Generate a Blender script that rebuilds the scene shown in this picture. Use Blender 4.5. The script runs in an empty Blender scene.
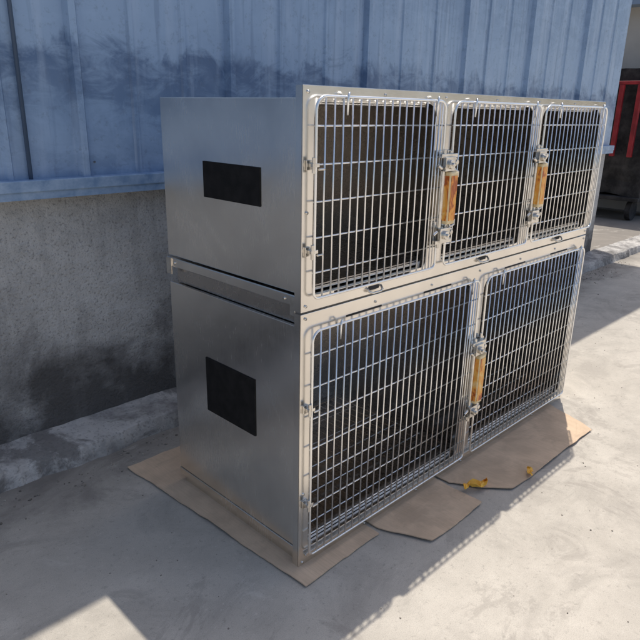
import bpy, bmesh, math, random
import mathutils
from mathutils import Vector, Matrix
from mathutils.geometry import tessellate_polygon
random.seed(4)
sc=bpy.context.scene
# ---------------------------------------------------------------- helpers
def link(o,parent=None):
    sc.collection.objects.link(o)
    if parent is not None: o.parent=parent
    return o
def empty(name,loc=(0,0,0)):
    e=bpy.data.objects.new(name,None); e.location=(0,0,0); e.empty_display_size=.1
    sc.collection.objects.link(e); return e
def mesh_obj(name,bm,mat,parent=None,smooth=False,bevel=0):
    bmesh.ops.recalc_face_normals(bm,faces=bm.faces)
    me=bpy.data.meshes.new(name); bm.to_mesh(me); bm.free()
    if smooth:
        for p in me.polygons: p.use_smooth=True
    o=bpy.data.objects.new(name,me)
    if mat: me.materials.append(mat)
    link(o,parent)
    if bevel:
        m=o.modifiers.new('bev','BEVEL'); m.width=bevel; m.segments=2; m.limit_method='ANGLE'; m.angle_limit=math.radians(40)
    return o
def add_box(bm,a,b):
    vs=[bm.verts.new((x,y,z)) for x in (a[0],b[0]) for y in (a[1],b[1]) for z in (a[2],b[2])]
    for f in [(0,1,3,2),(4,6,7,5),(0,4,5,1),(2,3,7,6),(0,2,6,4),(1,5,7,3)]:
        bm.faces.new([vs[i] for i in f])
def boxes(name,lst,mat,parent=None,bevel=0):
    bm=bmesh.new()
    for a,b in lst: add_box(bm,a,b)
    return mesh_obj(name,bm,mat,parent,bevel=bevel)
def add_tube(bm,pts,r,seg=8,closed=False):
    pts=[Vector(p) for p in pts]; n=len(pts); rings=[]
    ref=None
    for i,p in enumerate(pts):
        if closed: t=(pts[(i+1)%n]-pts[i-1]).normalized()
        elif i==0: t=(pts[1]-pts[0]).normalized()
        elif i==n-1: t=(pts[-1]-pts[-2]).normalized()
        else: t=(pts[i+1]-pts[i-1]).normalized()
        if ref is None:
            ref=Vector((0,1,0)) if abs(t.y)<.9 else Vector((1,0,0))
        a=(ref-t*ref.dot(t)).normalized(); b=t.cross(a); ref=a
        rings.append([bm.verts.new(p+a*(r*math.cos(2*math.pi*k/seg))+b*(r*math.sin(2*math.pi*k/seg))) for k in range(seg)])
    m=n if closed else n-1
    for i in range(m):
        A=rings[i];B=rings[(i+1)%n]
        for k in range(seg):
            bm.faces.new([A[k],A[(k+1)%seg],B[(k+1)%seg],B[k]])
    if not closed:
        bm.faces.new(rings[0]); bm.faces.new(rings[-1][::-1])
def rrect(x0,x1,z0,z1,rt,rb,n=6):
    out=[]
    def arc(cx,cz,r,a0,a1):
        for i in range(n+1):
            a=a0+(a1-a0)*i/n; out.append((cx+r*math.cos(a),cz+r*math.sin(a)))
    h=math.pi/2
    arc(x1-rb,z0+rb,rb,-h,0); arc(x1-rt,z1-rt,rt,0,h); arc(x0+rt,z1-rt,rt,h,2*h); arc(x0+rb,z0+rb,rb,2*h,3*h)
    return out
def plate(name,outer,holes,y0,y1,mat,parent=None,bevel=0):
    bm=bmesh.new(); loops=[outer]+holes
    flat=[p for l in loops for p in l]
    tri=tessellate_polygon([[Vector((p[0],p[1],0)) for p in l] for l in loops])
    F=[bm.verts.new((p[0],y0,p[1])) for p in flat]; B=[bm.verts.new((p[0],y1,p[1])) for p in flat]
    for t in tri:
        try:
            bm.faces.new([F[i] for i in t]); bm.faces.new([B[i] for i in t[::-1]])
        except ValueError: pass
    s=0
    for l in loops:
        n=len(l)
        for i in range(n):
            a=s+i;b=s+(i+1)%n
            try: bm.faces.new([F[a],F[b],B[b],B[a]])
            except ValueError: pass
        s+=n
    return mesh_obj(name,bm,mat,parent,bevel=bevel)
def add_cyl(bm,c,axis,r,h,seg=16):
    c=Vector(c);ax=Vector(axis).normalized()
    add_tube(bm,[c-ax*h/2,c+ax*h/2],r,seg)
# ---------------------------------------------------------------- materials
class M:
    def __init__(s,name):
        s.m=bpy.data.materials.new(name); s.m.use_nodes=True; s.nt=s.m.node_tree
        s.b=s.nt.nodes['Principled BSDF']; s.L=s.nt.links.new
        s.tc=s.nt.nodes.new('ShaderNodeTexCoord')
    def n(s,t,**k):
        x=s.nt.nodes.new(t)
        for a,v in k.items(): setattr(x,a,v)
        return x
    def mp(s,scale=(1,1,1),rot=(0,0,0)):
        x=s.n('ShaderNodeMapping'); x.inputs['Scale'].default_value=scale; x.inputs['Rotation'].default_value=rot
        s.L(s.tc.outputs['Object'],x.inputs[0]); return x.outputs[0]
    def noise(s,vec,scale,detail=4,rough=.55,dist=0):
        x=s.n('ShaderNodeTexNoise'); x.inputs['Scale'].default_value=scale; x.inputs['Detail'].default_value=detail
        x.inputs['Roughness'].default_value=rough; x.inputs['Distortion'].default_value=dist
        s.L(vec,x.inputs['Vector']); return x.outputs[0]
    def ramp(s,fac,stops):
        x=s.n('ShaderNodeValToRGB'); e=x.color_ramp.elements
        while len(e)<len(stops): e.new(.5)
        for i,(p,c) in enumerate(stops):
            e[i].position=p; e[i].color=(c if len(c)==4 else (*c,1)) if not isinstance(c,(int,float)) else (c,c,c,1)
        s.L(fac,x.inputs[0]); return x.outputs[0]
    def mix(s,fac,a,b,mode='MIX'):
        x=s.n('ShaderNodeMix',data_type='RGBA',blend_type=mode)
        for v,i in ((fac,0),(a,6),(b,7)):
            if isinstance(v,(int,float)): x.inputs[i].default_value=v
            elif isinstance(v,tuple): x.inputs[i].default_value=(*v,1)
            else: s.L(v,x.inputs[i])
        return x.outputs[2]
    def math(s,op,a,b=0,c=0):
        x=s.n('ShaderNodeMath',operation=op)
        for i,v in enumerate((a,b,c)):
            if isinstance(v,(int,float)): x.inputs[i].default_value=v
            else: s.L(v,x.inputs[i])
        return x.outputs[0]
    def mr(s,v,a,b,c,d):
        x=s.n('ShaderNodeMapRange'); s.L(v,x.inputs[0])
        for i,q in enumerate((a,b,c,d)): x.inputs[i+1].default_value=q
        return x.outputs[0]
    def bump(s,h,st,dist=.01,prev=None):
        x=s.n('ShaderNodeBump'); x.inputs['Strength'].default_value=st; x.inputs['Distance'].default_value=dist
        s.L(h,x.inputs['Height'])
        if prev is not None: s.L(prev,x.inputs['Normal'])
        return x.outputs[0]
    def out(s,col=None,rough=None,metal=None,nrm=None):
        for v,k in ((col,'Base Color'),(rough,'Roughness'),(metal,'Metallic'),(nrm,'Normal')):
            if v is None: continue
            if isinstance(v,(int,float)): s.b.inputs[k].default_value=v
            elif isinstance(v,tuple): s.b.inputs[k].default_value=(*v,1)
            else: s.L(v,s.b.inputs[k])
        return s.m
def steel(name,stretch,base,r0,r1,warp=.25):
    m=M(name); a=m.noise(m.mp(stretch),60,1,.6); big=m.noise(m.mp(),2.6,4,.65,.8)
    col=m.mix(m.ramp(big,[(.35,0),(.65,1)]),tuple(c*.86 for c in base),base)
    col=m.mix(m.ramp(a,[(.3,.07),(.7,0)]),col,tuple(c*.6 for c in base))
    rr=m.mr(m.math('ADD',m.math('MULTIPLY',a,.4),m.math('MULTIPLY',big,.6)),.3,.7,r0,r1)
    n1=m.bump(m.noise(m.mp(),2.1,0,.4),warp,.03)
    return m.out(col,rr,1.0,n1)
steel_side=steel('brushed_steel_side',(1,14,.35),(.93,.885,.82),.15,.31,.7)
steel_front=steel('brushed_steel_front',(.4,1,10),(.90,.86,.80),.14,.27,.12)
steel_in=steel('steel_interior',(1,1,1),(.60,.56,.52),.22,.32,.25)  # darker copy of the steel: shade inside the cages and tier gap put into colour
m=M('chrome_wire'); chrome=m.out((.95,.95,.94),.30,1.0)
m=M('zinc_latch'); zinc=m.out(m.ramp(m.noise(m.mp(),30,2),[(.3,(.60,.57,.52)),(.7,(.85,.82,.77))]),.25,1.0)
m=M('black_rubber')
black=m.out(m.ramp(m.noise(m.mp(),25,4),[(.35,(.006,.006,.0065)),(.75,(.016,.0155,.016))]),.85,0.0); m.b.inputs['Specular IOR Level'].default_value=.25
m=M('orange_label')
br=m.n('ShaderNodeTexNoise'); br.inputs['Scale'].default_value=26; br.inputs['Detail'].default_value=4; br.inputs['Distortion'].default_value=1.5; m.L(m.mp((1,1,.55)),br.inputs['Vector'])
orange=m.out(m.ramp(br.outputs[0],[(.38,(.45,.10,.02)),(.45,(.88,.33,.05)),(.6,(.93,.48,.09)),(.72,(.95,.66,.30))]),.35)
m=M('label_film'); film=m.out(m.ramp(m.noise(m.mp(),40,3),[(.3,(.75,.52,.22)),(.7,(.88,.75,.48))]),.3)

m=M('concrete_ground')
n1=m.noise(m.mp(),.9,5,.6,.4); n2=m.noise(m.mp(),5,4,.65); n3=m.noise(m.mp(),330,1,.6); n4=m.noise(m.mp((1,1.6,1)),2.1,6,.7,.8)
n7=m.noise(m.mp(),48,3,.75)
c=m.mix(m.ramp(n1,[(.32,0),(.68,1)]),(.46,.42,.36),(.61,.56,.485))
c=m.mix(m.ramp(n2,[(.35,.5),(.65,0)]),c,(.39,.355,.305))
c=m.mix(m.ramp(n4,[(.50,0),(.64,.5)]),c,(.33,.30,.26))
c=m.mix(m.ramp(n7,[(.30,.5),(.42,0)]),c,(.25,.23,.20))
c=m.mix(m.ramp(n7,[(.60,0),(.74,.4)]),c,(.70,.66,.60))
c=m.mix(m.ramp(n3,[(.36,.35),(.5,0)]),c,(.27,.25,.22))
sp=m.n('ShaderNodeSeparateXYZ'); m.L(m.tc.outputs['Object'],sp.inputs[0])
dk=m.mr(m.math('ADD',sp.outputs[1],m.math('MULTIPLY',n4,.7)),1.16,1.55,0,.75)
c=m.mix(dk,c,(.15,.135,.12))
n5=m.noise(m.mp(),1.35,7,.74,1.6); c=m.mix(m.ramp(n5,[(.56,0),(.60,.35),(.72,.55)]),c,(.29,.26,.225))
c=m.mix(m.ramp(n5,[(.32,.45),(.40,0)]),c,(.67,.63,.56))
ground_m=m.out(c,.88,0.0,m.bump(n7,.16,.006,m.bump(n2,.12,.02)))

m=M('plaster_wall')
n1=m.noise(m.mp(),2.2,5,.65,.3); n2=m.noise(m.mp(),9,4,.7); n3=m.noise(m.mp(),90,2,.7)
sp=m.n('ShaderNodeSeparateXYZ'); m.L(m.tc.outputs['Object'],sp.inputs[0])
c=m.mix(m.ramp(n1,[(.35,0),(.65,1)]),(.40,.395,.385),(.57,.565,.55))
c=m.mix(m.ramp(n2,[(.5,0),(.75,.5)]),c,(.30,.295,.285))
c=m.mix(m.ramp(n3,[(.58,0),(.72,.4)]),c,(.66,.65,.63))
c=m.mix(m.ramp(n3,[(.34,.6),(.44,0)]),c,(.17,.165,.16))
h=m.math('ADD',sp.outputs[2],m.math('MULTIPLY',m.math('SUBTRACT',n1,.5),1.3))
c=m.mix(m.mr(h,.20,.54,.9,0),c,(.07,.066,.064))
st=m.noise(m.mp((6,1,.7)),1.6,4,.6); c=m.mix(m.ramp(st,[(.52,0),(.72,.5)]),c,(.2,.195,.19))
plaster=m.out(c,.92,0.0,m.bump(n3,.8,.006,m.bump(n2,.6,.03)))
m=M('kerb_concrete')
n1=m.noise(m.mp(),5,4,.7); n3=m.noise(m.mp(),60,3,.7)
c=m.mix(m.ramp(n1,[(.38,0),(.6,1)]),(.30,.285,.27),(.56,.535,.50)); c=m.mix(m.ramp(n3,[(.36,.55),(.46,0)]),c,(.2,.19,.175))
n2=m.noise(m.mp(),2.3,6,.7,1); c=m.mix(m.ramp(n2,[(.50,0),(.58,.75)]),c,(.14,.13,.12))
kerb_m=m.out(c,.93,0.0,m.bump(n3,.7,.006,m.bump(n1,.6,.02)))

m=M('blue_cladding')
n1=m.noise(m.mp(),2.6,5,.66,1.4); n2=m.noise(m.mp((9,1,.8)),1.3,4,.6); n3=m.noise(m.mp(),35,3,.7)
n4=m.noise(m.mp((1,1,2.2)),4.5,5,.7,.6)
sp=m.n('ShaderNodeSeparateXYZ'); m.L(m.tc.outputs['Object'],sp.inputs[0])
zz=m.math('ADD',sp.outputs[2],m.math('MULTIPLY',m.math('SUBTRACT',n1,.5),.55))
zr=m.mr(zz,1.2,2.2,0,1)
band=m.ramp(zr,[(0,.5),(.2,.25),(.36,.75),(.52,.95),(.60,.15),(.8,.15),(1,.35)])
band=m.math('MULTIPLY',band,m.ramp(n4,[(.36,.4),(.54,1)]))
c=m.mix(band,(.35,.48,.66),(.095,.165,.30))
c=m.mix(m.ramp(n2,[(.50,0),(.74,.55)]),c,(.48,.59,.74))
n6=m.noise(m.mp((26,1,1.2)),1.0,3,.6); c=m.mix(m.ramp(n6,[(.56,0),(.68,.35)]),c,(.12,.19,.32))
c=m.mix(m.ramp(n3,[(.55,0),(.75,.4)]),c,(.12,.16,.23))
blue=m.out(c,m.ramp(n1,[(.3,.30),(.7,.5)]),0.0,m.bump(m.noise(m.mp(),2.6,1),.15,.02))
m=M('blue_rail'); n1=m.noise(m.mp(),12,4,.7)
bluerail=m.out(m.ramp(n1,[(.35,(.17,.28,.45)),(.7,(.36,.48,.64))]),.4)
m=M('dark_pipe'); darkblue=m.out((.07,.11,.18),.5)
m=M('roof_sheet'); roofm=m.out((.25,.33,.45),.5)
def card(name,base):
    m=M(name); n1=m.noise(m.mp(),7,4,.6); n2=m.noise(m.mp((60,3,1)),3,2); n3=m.noise(m.mp(),2.8,5,.7,1)
    c=m.mix(m.ramp(n1,[(.35,0),(.7,1)]),tuple(x*.78 for x in base),base); c=m.mix(m.ramp(n2,[(.4,.25),(.6,0)]),c,tuple(x*.65 for x in base))
    c=m.mix(m.ramp(n3,[(.52,0),(.62,.4)]),c,tuple(x*.55 for x in base))
    return m.out(c,.85,0.0,m.bump(n2,.3,.002,m.bump(n1,.4,.01)))
cardm=card('cardboard',(.74,.55,.38))
m=M('yellow_scrap'); yel=m.out(m.ramp(m.noise(m.mp(),20,4),[(.35,(.85,.38,.03)),(.7,(.92,.62,.10))]),.5)
m=M('render_wall'); n1=m.noise(m.mp(),1.5,5); far_m=m.out(m.ramp(n1,[(.35,(.50,.47,.42)),(.65,(.6,.57,.52))]),.9)
m=M('dark_interior'); darkm=m.out(m.ramp(m.noise(m.mp(),4,4,.7),[(.4,(.012,.012,.014)),(.7,(.07,.065,.065))]),.8)
m=M('red_paint'); redm=m.out(m.ramp(m.noise(m.mp(),6,4),[(.35,(.22,.012,.02)),(.65,(.42,.03,.04))]),.5)
m=M('debris'); debm=m.out(m.ramp(m.noise(m.mp(),9,2),[(.4,(.15,.13,.11)),(.6,(.42,.38,.32))]),.9)

# ---------------------------------------------------------------- ground
bm=bmesh.new(); add=150
vs=[bm.verts.new(p) for p in ((-add,-add,0),(add,-add,0),(add,add,0),(-add,add,0))]; bm.faces.new(vs)
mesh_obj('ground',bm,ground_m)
bm=bmesh.new(); rg=random.Random(11)
for i in range(1100):
    if i<700: x=rg.uniform(-1.2,6); y=1.16-abs(rg.gauss(0,.12)); s=rg.uniform(.0015,.007)
    else: x=rg.uniform(-1,4.5); y=rg.uniform(-1.3,1.1); s=rg.uniform(.0012,.004)
    if -.13<x<2.06 and -.31<y<1.0: continue
    bmesh.ops.create_icosphere(bm,subdivisions=1,radius=s,matrix=Matrix.Translation((x,y,s*.35))@Matrix.Rotation(rg.uniform(0,6),4,'Z')@Matrix.Diagonal((rg.uniform(.7,1.5),rg.uniform(.6,1.1),rg.uniform(.4,.8),1)))
mesh_obj('gravel_debris',bm,debm)

# ---------------------------------------------------------------- building
B=empty('metal_clad_building')
YL=1.41; YC=1.385; XR=5.75; XL=-14; H=3.93
boxes('lower_wall',[((XL,YL,-.1),(XR,YL+.2,1.18))],plaster,B)
big=[-13.2+.96*i for i in range(12)]
big=[b for b in big if b<-1]+[-.93,.0,.80,1.82,2.87,3.80,4.80]
small=[]
allb=sorted(big)
for a,b in zip(allb,allb[1:]+[XR]):
    for k in (1,2): small.append(a+(b-a)*k/3)
feats=sorted([(b,'b') for b in big]+[(s,'s') for s in small])
pr=[(XL,YC)]
for fx,k in feats:
    if fx>XR-.06: continue
    if k=='b': pr+= [(fx-.026,YC),(fx-.016,YC-.034),(fx+.014,YC-.034),(fx+.019,YC),(fx+.022,YC+.018),(fx+.029,YC+.018),(fx+.031,YC)]
    else: pr+= [(fx-.018,YC),(fx-.010,YC-.010),(fx+.010,YC-.010),(fx+.016,YC)]
pr.append((XR,YC))
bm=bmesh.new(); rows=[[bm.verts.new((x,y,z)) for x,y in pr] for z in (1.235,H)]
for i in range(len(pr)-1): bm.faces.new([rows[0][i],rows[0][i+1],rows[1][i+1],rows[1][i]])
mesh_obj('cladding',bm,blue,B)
boxes('backing_wall',[((XL,YL+.01,1.18),(XR,YL+.2,H))],darkblue,B)
boxes('base_rail',[((XL,1.325,1.195),(XR-.005,1.41,1.243))],bluerail,B,bevel=.004)
boxes('rail_lip',[((XL,1.332,1.165),(XR-.005,1.340,1.195))],bluerail,B)
boxes('side_wall',[((XR-.2,YL+.2,-.1),(XR,9,H))],far_m,B)
boxes('roof',[((XL-.2,1.135,H),(XR+1.5,9,H+.06))],roofm,B)
bm=bmesh.new(); add_tube(bm,[(-.235,YC-.018,1.243),(-.235,YC-.018,H)],.009,8); mesh_obj('conduit',bm,darkblue,B,True)
bm=bmesh.new()
for bx in allb:
    if bx>-2: add_cyl(bm,(bx+.05,YC-.003,1.30),(0,1,0),.005,.008,8)
mesh_obj('screws',bm,zinc,B)

# kerb
bm=bmesh.new(); n=420; sec=[]
for i in range(n+1):
    x=-6+ (XR+8-(-6))*i/n
    def nz(s,o): return mathutils.noise.fractal(Vector((x*s,o,0)),1.0,2.0,5)
    yf=1.19+.022*nz(2.2,0)+.012*nz(9,3); zt=.080+.010*nz(3,7)+.006*nz(12,2)
    chip=max(0,nz(1.6,11)-.1)*.16
    sec.append([bm.verts.new((x,yf-.015,-.02)),bm.verts.new((x,yf+chip*.6,zt*.6)),bm.verts.new((x,yf+.010+chip*.9,zt*.93)),bm.verts.new((x,yf+.024+chip,zt)),bm.verts.new((x,1.30+.03*max(0,chip),zt+.01+.005*nz(7,5))),bm.verts.new((x,1.36,zt+.014+.005*nz(9,15))),bm.verts.new((x,1.415,zt+.022))])
for A,Bq in zip(sec,sec[1:]):
    for k in range(6): bm.faces.new([A[k],Bq[k],Bq[k+1],A[k+1]])
mesh_obj('kerb',bm,kerb_m)

# ---------------------------------------------------------------- cage
C=empty('stainless_steel_pet_cage_bank')
L=2.045; D=.755; BI=.012; FY=0.0
def body(nm,z0,z1,parts):
    t=.010; x0=BI;x1=L-BI; y0=.026
    boxes(nm+'_left_side',[((x0,y0,z0),(x0+t,D,z1))],steel_side,C,bevel=.003)
    boxes(nm+'_right_side',[((x1-t,y0,z0),(x1,D,z1))],steel_side,C,bevel=.003)
    boxes(nm+'_top',[((x0+t+.001,y0,z1-t),(x1-t-.001,D-.001,z1-.001))],steel_side,C)
    boxes(nm+'_floor',[((x0+t+.001,y0,z0+.001),(x1-t-.001,D-.001,z0+t))],steel_side,C)
    boxes(nm+'_back',[((x0+t+.001,D-t-.001,z0+t+.001),(x1-t-.001,D-.002,z1-t-.001))],steel_side,C)
    a=x0+t+.002; b=x1-t-.002; li=[((a,y0+.004,z0+t+.002),(a+.003,D-t-.006,z1-t-.002)),((b-.003,y0+.004,z0+t+.002),(b,D-t-.006,z1-t-.002)),
        ((a+.004,D-t-.006,z0+t+.002),(b-.004,D-t-.003,z1-t-.002)),((a+.004,y0+.004,z0+t+.002),(b-.004,D-t-.007,z0+t+.006)),((a+.004,y0+.004,z1-t-.006),(b-.004,D-t-.007,z1-t-.002))]
    for px in parts: li.append(((px-.006,y0+.004,z0+t+.007),(px+.006,D-t-.007,z1-t-.007)))
    boxes(nm+'_interior',li,steel_in,C)
body('upper_body',1.000,1.567,[.68,1.365])
body('lower_body',.072,.894,[1.02])
boxes('middle_rail',[((.004,.026,.960),(.030,D+.004,.994)),((L-.030,.026,.960),(L-.004,D+.004,.994)),((.031,D-.02,.960),(L-.031,D+.003,.994))],steel_side,C,bevel=.003)
boxes('tier_spacer',[((.030,.030,.896),(L-.030,D-.03,.959))],steel_in,C)
boxes('rail_bracket',[((.0,D-.035,.930),(.0035,D-.002,.992)),((.0,.03,.93),(.0035,.05,.99))],zinc,C)
boxes('base_plinth',[((.022,.03,.0),(.045,D-.02,.070)),((L-.045,.03,.0),(L-.022,D-.02,.070)),((.046,D-.045,.0),(L-.046,D-.02,.070))],steel_side,C,bevel=.003)
boxes('base_skirt',[((.008,.03,.045),(.021,D,.071))],steel_side,C,bevel=.002)
boxes('side_vent_upper',[((BI-.004,.20,1.245),(BI+.0005,.50,1.365))],black,C,bevel=.001)
boxes('side_vent_lower',[((BI-.004,.24,.425),(BI+.0005,.53,.645))],black,C,bevel=.001)
upO=[(.045,.630),(.725,1.325),(1.405,2.003)]
loO=[(.045,.972),(1.068,2.000)]
UZ=(.995,1.562); LZ=(.070,.872)
rect=lambda a,b,c,d:[(a,c),(b,c),(b,d),(a,d)]
plate('upper_face_frame',rect(0,L,.947,1.6),[rrect(a,b,UZ[0],UZ[1],.05,.03) for a,b in upO],0,.004,steel_front,C,bevel=.0012)
plate('lower_face_frame',rect(0,L,.0,.941),[rrect(a,b,LZ[0],LZ[1],.05,.03) for a,b in loO],0,.004,steel_front,C,bevel=.0012)
boxes('frame_flanges',[((0,.0045,.948),(.004,.030,1.599)),((L-.004,.0045,.948),(L,.030,1.599)),((.005,.0045,1.595),(L-.005,.030,1.599)),
  ((0,.0045,.001),(.004,.030,.940)),((L-.004,.0045,.001),(L,.030,.940)),((.005,.0045,.001),(L-.005,.028,.005)),
  ((.005,.0045,.936),(L-.005,.030,.940)),((.005,.0045,.948),(L-.005,.030,.952))],steel_front,C)
def ring(bm,loop,y0,y1):
    n=len(loop); F=[bm.verts.new((p[0],y0,p[1])) for p in loop]; Bk=[bm.verts.new((p[0],y1,p[1])) for p in loop]
    for i in range(n): bm.faces.new([F[i],F[(i+1)%n],Bk[(i+1)%n],Bk[i]])
bm=bmesh.new()
for (a,b),(z0,z1) in [(o,UZ) for o in upO]+[(o,LZ) for o in loO]: ring(bm,rrect(a,b,z0,z1,.05,.03),.0042,.026)
mesh_obj('opening_lips',bm,steel_front,C)
boxes('tray_lip',[((.03,-.010,.040),(L-.03,-.0005,.046)),((.03,-.010,.0462),(L-.03,-.008,.056))],steel_front,C)
bm=bmesh.new(); bl=[]
for a,b in upO:
    c=(a+b)/2
    add_tube(bm,[(c-.035,-.001,.972),(c-.034,-.012,.960),(c-.02,-.016,.955),(c+.02,-.016,.955),(c+.034,-.012,.960),(c+.035,-.001,.972)],.004,8)
    bl.append(((a+.10,-.0015,.9865),(b-.10,-.0005,.9915)))
    bl.append(((c-.026,-.0018,.962),(c+.026,-.0005,.975)))
for a,b in loO:
    bl.append(((a+.16,-.0015,.891),(a+.34,-.0005,.897))); bl.append(((b-.34,-.0015,.891),(b-.16,-.0005,.897)))
mesh_obj('finger_pulls',bm,zinc,C,True)
boxes('painted_slot_shade',bl,darkm,C)  # thin dark strips on the face, the shade of slots painted as colour
bm=bmesh.new()
for z in (.02,.30,.62,.925,.965,1.25,1.582):
    for xx in (.018,L-.018): add_cyl(bm,(xx,-.001,z),(0,1,0),.005,.005,10)
for xx in (.35,.68,1.02,1.36,1.7):
    for z in (.015,.915,1.583): add_cyl(bm,(xx,-.001,z),(0,1,0),.0045,.004,10)
for y,z in ((.70,.977),(.08,.977)): add_cyl(bm,(.003,y,z),(1,0,0),.005,.005,10)
mesh_obj('rivets',bm,zinc,C,True)
def door(nm,x0,x1,z0,z1,nh):
    bm=bmesh.new(); y=-.020
    loop=rrect(x0,x1,z0,z1,.035,.02,6)
    add_tube(bm,[(p[0],y,p[1]) for p in loop],.0042,8,True)
    n=round((x1-x0)/.0365)
    for i in range(1,n):
        x=x0+(x1-x0)*i/n+random.uniform(-.0012,.0012)
        e=.0
        if min(x-x0,x1-x)<.035: e=.035-math.sqrt(max(0,.035**2-(.035-min(x-x0,x1-x))**2))
        add_tube(bm,[(x,y,z0),(x+random.uniform(-.0018,.0018),y,(z0+z1)/2),(x,y,z1-e)],.0031,6)
    for j in range(1,nh+1):
        z=z0+(z1-z0)*(j-.25)/(nh+.5)
        add_tube(bm,[(x0,y+.0062,z),(x1,y+.0062,z)],.0029,6)
    for hx in (x0+.12,x1-.06):
        add_tube(bm,[(hx,y-.005,z1-.05),(hx,y-.007,z1-.005),(hx+.004,y-.006,z1+.010),(hx+.012,y,z1+.012),(hx+.016,y+.008,z1+.002),(hx+.016,y+.010,z1-.02)],.0035,6)
    for k in (1,2): add_tube(bm,[(x1-.0365*k+.018,y+.001,z0),(x1-.0365*k+.018,y+.001,z1)],.0025,6)
    mesh_obj(nm+'_wire',bm,chrome,C,True)
    bm=bmesh.new()
    for hz in (z0+(z1-z0)*.25,z0+(z1-z0)*.68):
        add_box(bm,(x0-.022,-.006,hz-.014),(x0-.002,-.0006,hz+.014))
        add_box(bm,(x0-.016,-.024,hz-.005),(x0+.012,-.0065,hz+.006))
        add_tube(bm,[(x0-.008,-.020,hz-.022),(x0-.008,-.020,hz+.022)],.0055,10)
        add_tube(bm,[(x0+.012,-.020,hz-.012),(x0+.036,-.020,hz-.012)],.004,8)
    mesh_obj(nm+'_hinges',bm,zinc,C,bevel=.0008)
for i,(a,b) in enumerate(upO): door('upper_door_%d'%(i+1),a-.012,b+.026,.990,1.572,5)
for i,(a,b) in enumerate(loO): door('lower_door_%d'%(i+1),a-.012,b+(.026 if i==0 else .012),.052,.884,7)
def latch(nm,x,z0,z1):
    bm=bmesh.new(); y=-.03
    add_tube(bm,[(x-.030,y,z0-.01),(x-.030,y,z1+.01)],.0065,8)
    add_tube(bm,[(x+.034,y,z0+.02),(x+.034,y,z1-.02)],.0045,8)
    for zc,s in ((z1-.040,1),(z0+.040,-1)):
        add_box(bm,(x-.046,-.008,zc-.044),(x+.048,-.0006,zc+.044))
        add_box(bm,(x-.040,-.046,zc-.026),(x+.018,-.0085,zc+.024))
        add_box(bm,(x-.056,-.038,zc+.027*s-.007),(x+.042,-.012,zc+.027*s+.007))
        add_box(bm,(x+.022,-.034,zc-.036),(x+.044,-.0085,zc-.018))
        add_cyl(bm,(x+.032,-.020,zc+.004),(0,1,0),.016,.030,16); add_cyl(bm,(x+.032,-.040,zc+.004),(0,1,0),.010,.010,6)
        add_cyl(bm,(x-.012,-.051,zc-.002),(0,1,0),.016,.010,16); add_cyl(bm,(x-.012,-.059,zc-.002),(0,1,0),.007,.007,6)
        for dx,dz in ((-.040,.036),(-.040,-.036),(.041,.036),(.041,-.037)): add_cyl(bm,(x+dx,-.011,zc+dz),(0,1,0),.0055,.007,8)
        add_tube(bm,[(x-.046,-.034,zc-.012*s),(x-.062,-.042,zc-.014*s),(x-.078,-.040,zc-.004*s)],.006,8)
        add_tube(bm,[(x+.03,-.03,zc-.02*s),(x+.05,-.038,zc-.03*s),(x+.052,-.036,zc-.05*s)],.0045,8)
    mesh_obj(nm+'_lock',bm,zinc,C,bevel=.002)
    za=z0+.085; zb=z1-.075
    boxes(nm+'_handle',[((x-.022,-.056,za-.008),(x+.028,-.030,zb+.008))],film,C,bevel=.006)
    boxes(nm+'_label',[((x-.016,-.0578,za+.006),(x+.022,-.0562,zb-.006)),((x-.0238,-.052,za+.006),(x-.0222,-.034,zb-.006))],orange,C)
latch('latch_1',.683,1.075,1.405); latch('latch_2',1.37,1.075,1.405); latch('latch_3',1.022,.25,.62)
bm=bmesh.new()
for a,b in loO:
    for i in range(20): 
        xx=a+.02+(b-a-.04)*i/19; add_tube(bm,[(xx,.06,.105),(xx,.72,.105)],.0018,4)
    for i in range(6): 
        yy=.06+.66*i/5; add_tube(bm,[(a+.02,yy,.108),(b-.02,yy,.108)],.0025,4)
mesh_obj('floor_grid',bm,zinc,C)

# ---------------------------------------------------------------- cardboard
def sheet(name,poly,z,mat,seed,lift=.012):
    bm=bmesh.new()
    P=[]
    for (a,b) in zip(poly,poly[1:]+poly[:1]):
        a=Vector(a);b=Vector(b);k=max(1,int((b-a).length/.02)); d=(b-a).normalized(); nr=Vector((-d.y,d.x))
        for i in range(k):
            q=a.lerp(b,i/k); w=mathutils.noise.fractal(Vector((q.x*9,q.y*9,seed)),1,2,4)*.006
            if i: q=q+nr*w
            P.append(q)
    xs=[p.x for p in P]; ys=[p.y for p in P]
    vs=[bm.verts.new((p.x,p.y,0)) for p in P]; f=bm.faces.new(vs)
    g=.04
    x=min(xs)+g
    while x<max(xs):
        bmesh.ops.bisect_plane(bm,geom=bm.verts[:]+bm.edges[:]+bm.faces[:],plane_co=(x,0,0),plane_no=(1,0,0)); x+=g
    y=min(ys)+g
    while y<max(ys):
        bmesh.ops.bisect_plane(bm,geom=bm.verts[:]+bm.edges[:]+bm.faces[:],plane_co=(0,y,0),plane_no=(0,1,0)); y+=g
    for v in bm.verts:
        n=mathutils.noise.noise(Vector((v.co.x*4+seed,v.co.y*4,seed)))
        fr=max(0,min(1,(-.035-v.co.y)/.08)) if v.co.x>-.0 else max(0,min(1,(-.01-v.co.x)/.06))
        v.co.z=z+(max(0,n+.25)*lift)*fr
    o=mesh_obj(name,bm,mat); s=o.modifiers.new('sol','SOLIDIFY'); s.thickness=.004; s.offset=1
    return o
sheet('cardboard_sheet',[(-.11,1.0),(-.085,.6),(-.055,.1),(-.045,-.085),(.15,-.075),(.35,-.075),(.36,.2),(.34,.6),(.2,1.0)],.0045,cardm,1)
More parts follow.
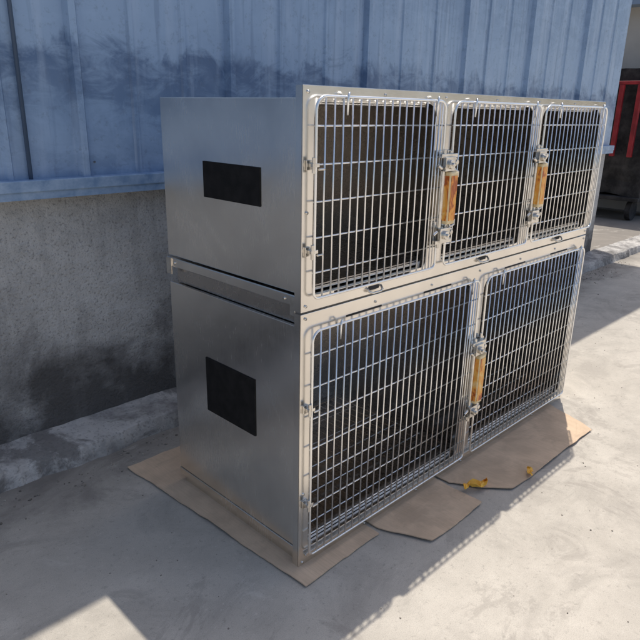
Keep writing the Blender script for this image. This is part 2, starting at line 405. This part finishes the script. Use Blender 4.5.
sheet('cardboard_sheet',[(.38,.35),(.375,-.05),(.46,-.24),(.62,-.245),(.81,-.24),(.83,.1),(.82,.35)],.0045,cardm,7,.018)
sheet('cardboard_sheet',[(.85,.35),(.84,-.06),(.93,-.20),(1.0,-.275),(1.4,-.285),(1.78,-.29),(1.85,-.12),(1.93,.04),(1.94,.35)],.0047,cardm,13,.02)
def scrap(name,cx,cy,s,rot,z):
    bm=bmesh.new(); N=9; rows=[]
    for i in range(N):
        t=i/(N-1); w=.018*s*math.sin(math.pi*min(1,max(.08,t)))+.004+.006*s*math.sin(t*17)
        ax=(t-.5)*.13*s; bend=.012*s*math.sin(t*7)
        row=[]
        for k in (-1,0,1):
            px=ax; py=bend+k*w; pz=z+.008+.016*s*math.sin(t*11+k*2)*.6+.01*s*(k*k)
            row.append(bm.verts.new((cx+px*math.cos(rot)-py*math.sin(rot),cy+px*math.sin(rot)+py*math.cos(rot),max(z,pz))))
        rows.append(row)
    for A,Bq in zip(rows,rows[1:]):
        for k in range(2): bm.faces.new([A[k],Bq[k],Bq[k+1],A[k+1]])
    o=mesh_obj(name,bm,yel,None,False); m=o.modifiers.new('s','SOLIDIFY'); m.thickness=.0015
scrap('yellow_wrapping_scrap',.885,-.165,1.0,-.3,.018); scrap('yellow_wrapping_scrap',1.16,-.27,.5,.7,.014)

# ---------------------------------------------------------------- far right: shed with loaded trolley
S=empty('storage_shed')
boxes('shed_walls',[((10.2,1.6,0),(10.4,7,3.2)),((10.4,6.8,0),(14,7,3.2)),((13.8,1.6,0),(14,6.8,3.2))],far_m,S)
boxes('shed_roof',[((9.9,1.4,3.2),(14.2,7.2,3.3))],roofm,S)
T=empty('covered_hand_trolley')
boxes('trolley_frame',[((8.9,2.05,.30),(10.0,3.6,.36))],darkm,T,bevel=.01)
boxes('trolley_red_slats',[((8.90,2.00+.26*i,.95),(8.96,2.07+.26*i,1.98)) for i in range(6)]+[((8.91,1.98,1.98),(8.95,3.4,2.03))],redm,T,bevel=.01)
bm=bmesh.new(); add_box(bm,(9.0,2.1,.365),(9.95,3.5,2.2)); bmesh.ops.subdivide_edges(bm,edges=bm.edges[:],cuts=8,use_grid_fill=True)
for v in bm.verts: v.co+=Vector((1,1,.6))*(.09*mathutils.noise.noise(v.co*2.2))
mesh_obj('trolley_load',bm,darkm,T)
bm=bmesh.new()
for x in (9.1,9.8):
    for y in (2.2,3.4): add_cyl(bm,(x,y,.15),(0,1,0),.15,.08,20)
mesh_obj('trolley_wheels',bm,darkm,T)
N=empty('unseen_reflection_wall')  # unseen wall behind the camera, added for the steel to reflect
boxes('wall_panels',[((-12,-15.3,0),(24,-15,2.4))],far_m,N)
boxes('wall_coping',[((-12.1,-15.36,2.4),(24.1,-14.94,2.48))],kerb_m,N)

# ---------------------------------------------------------------- light
sd=Vector((.57,.32,1.6)).normalized()
sun=bpy.data.lights.new('sun','SUN'); sun.energy=3.9; sun.angle=math.radians(.5); sun.color=(1,.94,.85)
so=bpy.data.objects.new('sun',sun); sc.collection.objects.link(so); so.rotation_euler=sd.to_track_quat('Z','Y').to_euler()
w=bpy.data.worlds.new('World'); sc.world=w; w.use_nodes=True; nt=w.node_tree
bg=nt.nodes['Background']; sky=nt.nodes.new('ShaderNodeTexSky'); sky.sky_type='NISHITA'; sky.sun_disc=False; sky.dust_density=3
sky.sun_elevation=math.asin(sd.z); sky.sun_rotation=math.atan2(sd.x,sd.y); nt.links.new(sky.outputs[0],bg.inputs[0]); bg.inputs[1].default_value=.15
sc.view_settings.view_transform='Standard'; sc.view_settings.look='None'; sc.view_settings.exposure=0
# ---------------------------------------------------------------- camera
yaw,pitch,roll=.7814,-.3227,.0204
f=Vector((math.cos(yaw)*math.cos(pitch),math.sin(yaw)*math.cos(pitch),math.sin(pitch))); r=Vector((math.sin(yaw),-math.cos(yaw),0)); u=r.cross(f)
r2=r*math.cos(roll)+u*math.sin(roll); u2=-r*math.sin(roll)+u*math.cos(roll)
cam=bpy.data.cameras.new('camera'); cam.sensor_width=36; cam.lens=627.69/640*36; cam.clip_start=.05; cam.clip_end=500
co=bpy.data.objects.new('camera',cam); sc.collection.objects.link(co)
mt=Matrix((( r2.x,u2.x,-f.x,-1.2487),(r2.y,u2.y,-f.y,-1.3208),(r2.z,u2.z,-f.z,1.5347),(0,0,0,1)))
co.matrix_world=mt; sc.camera=co
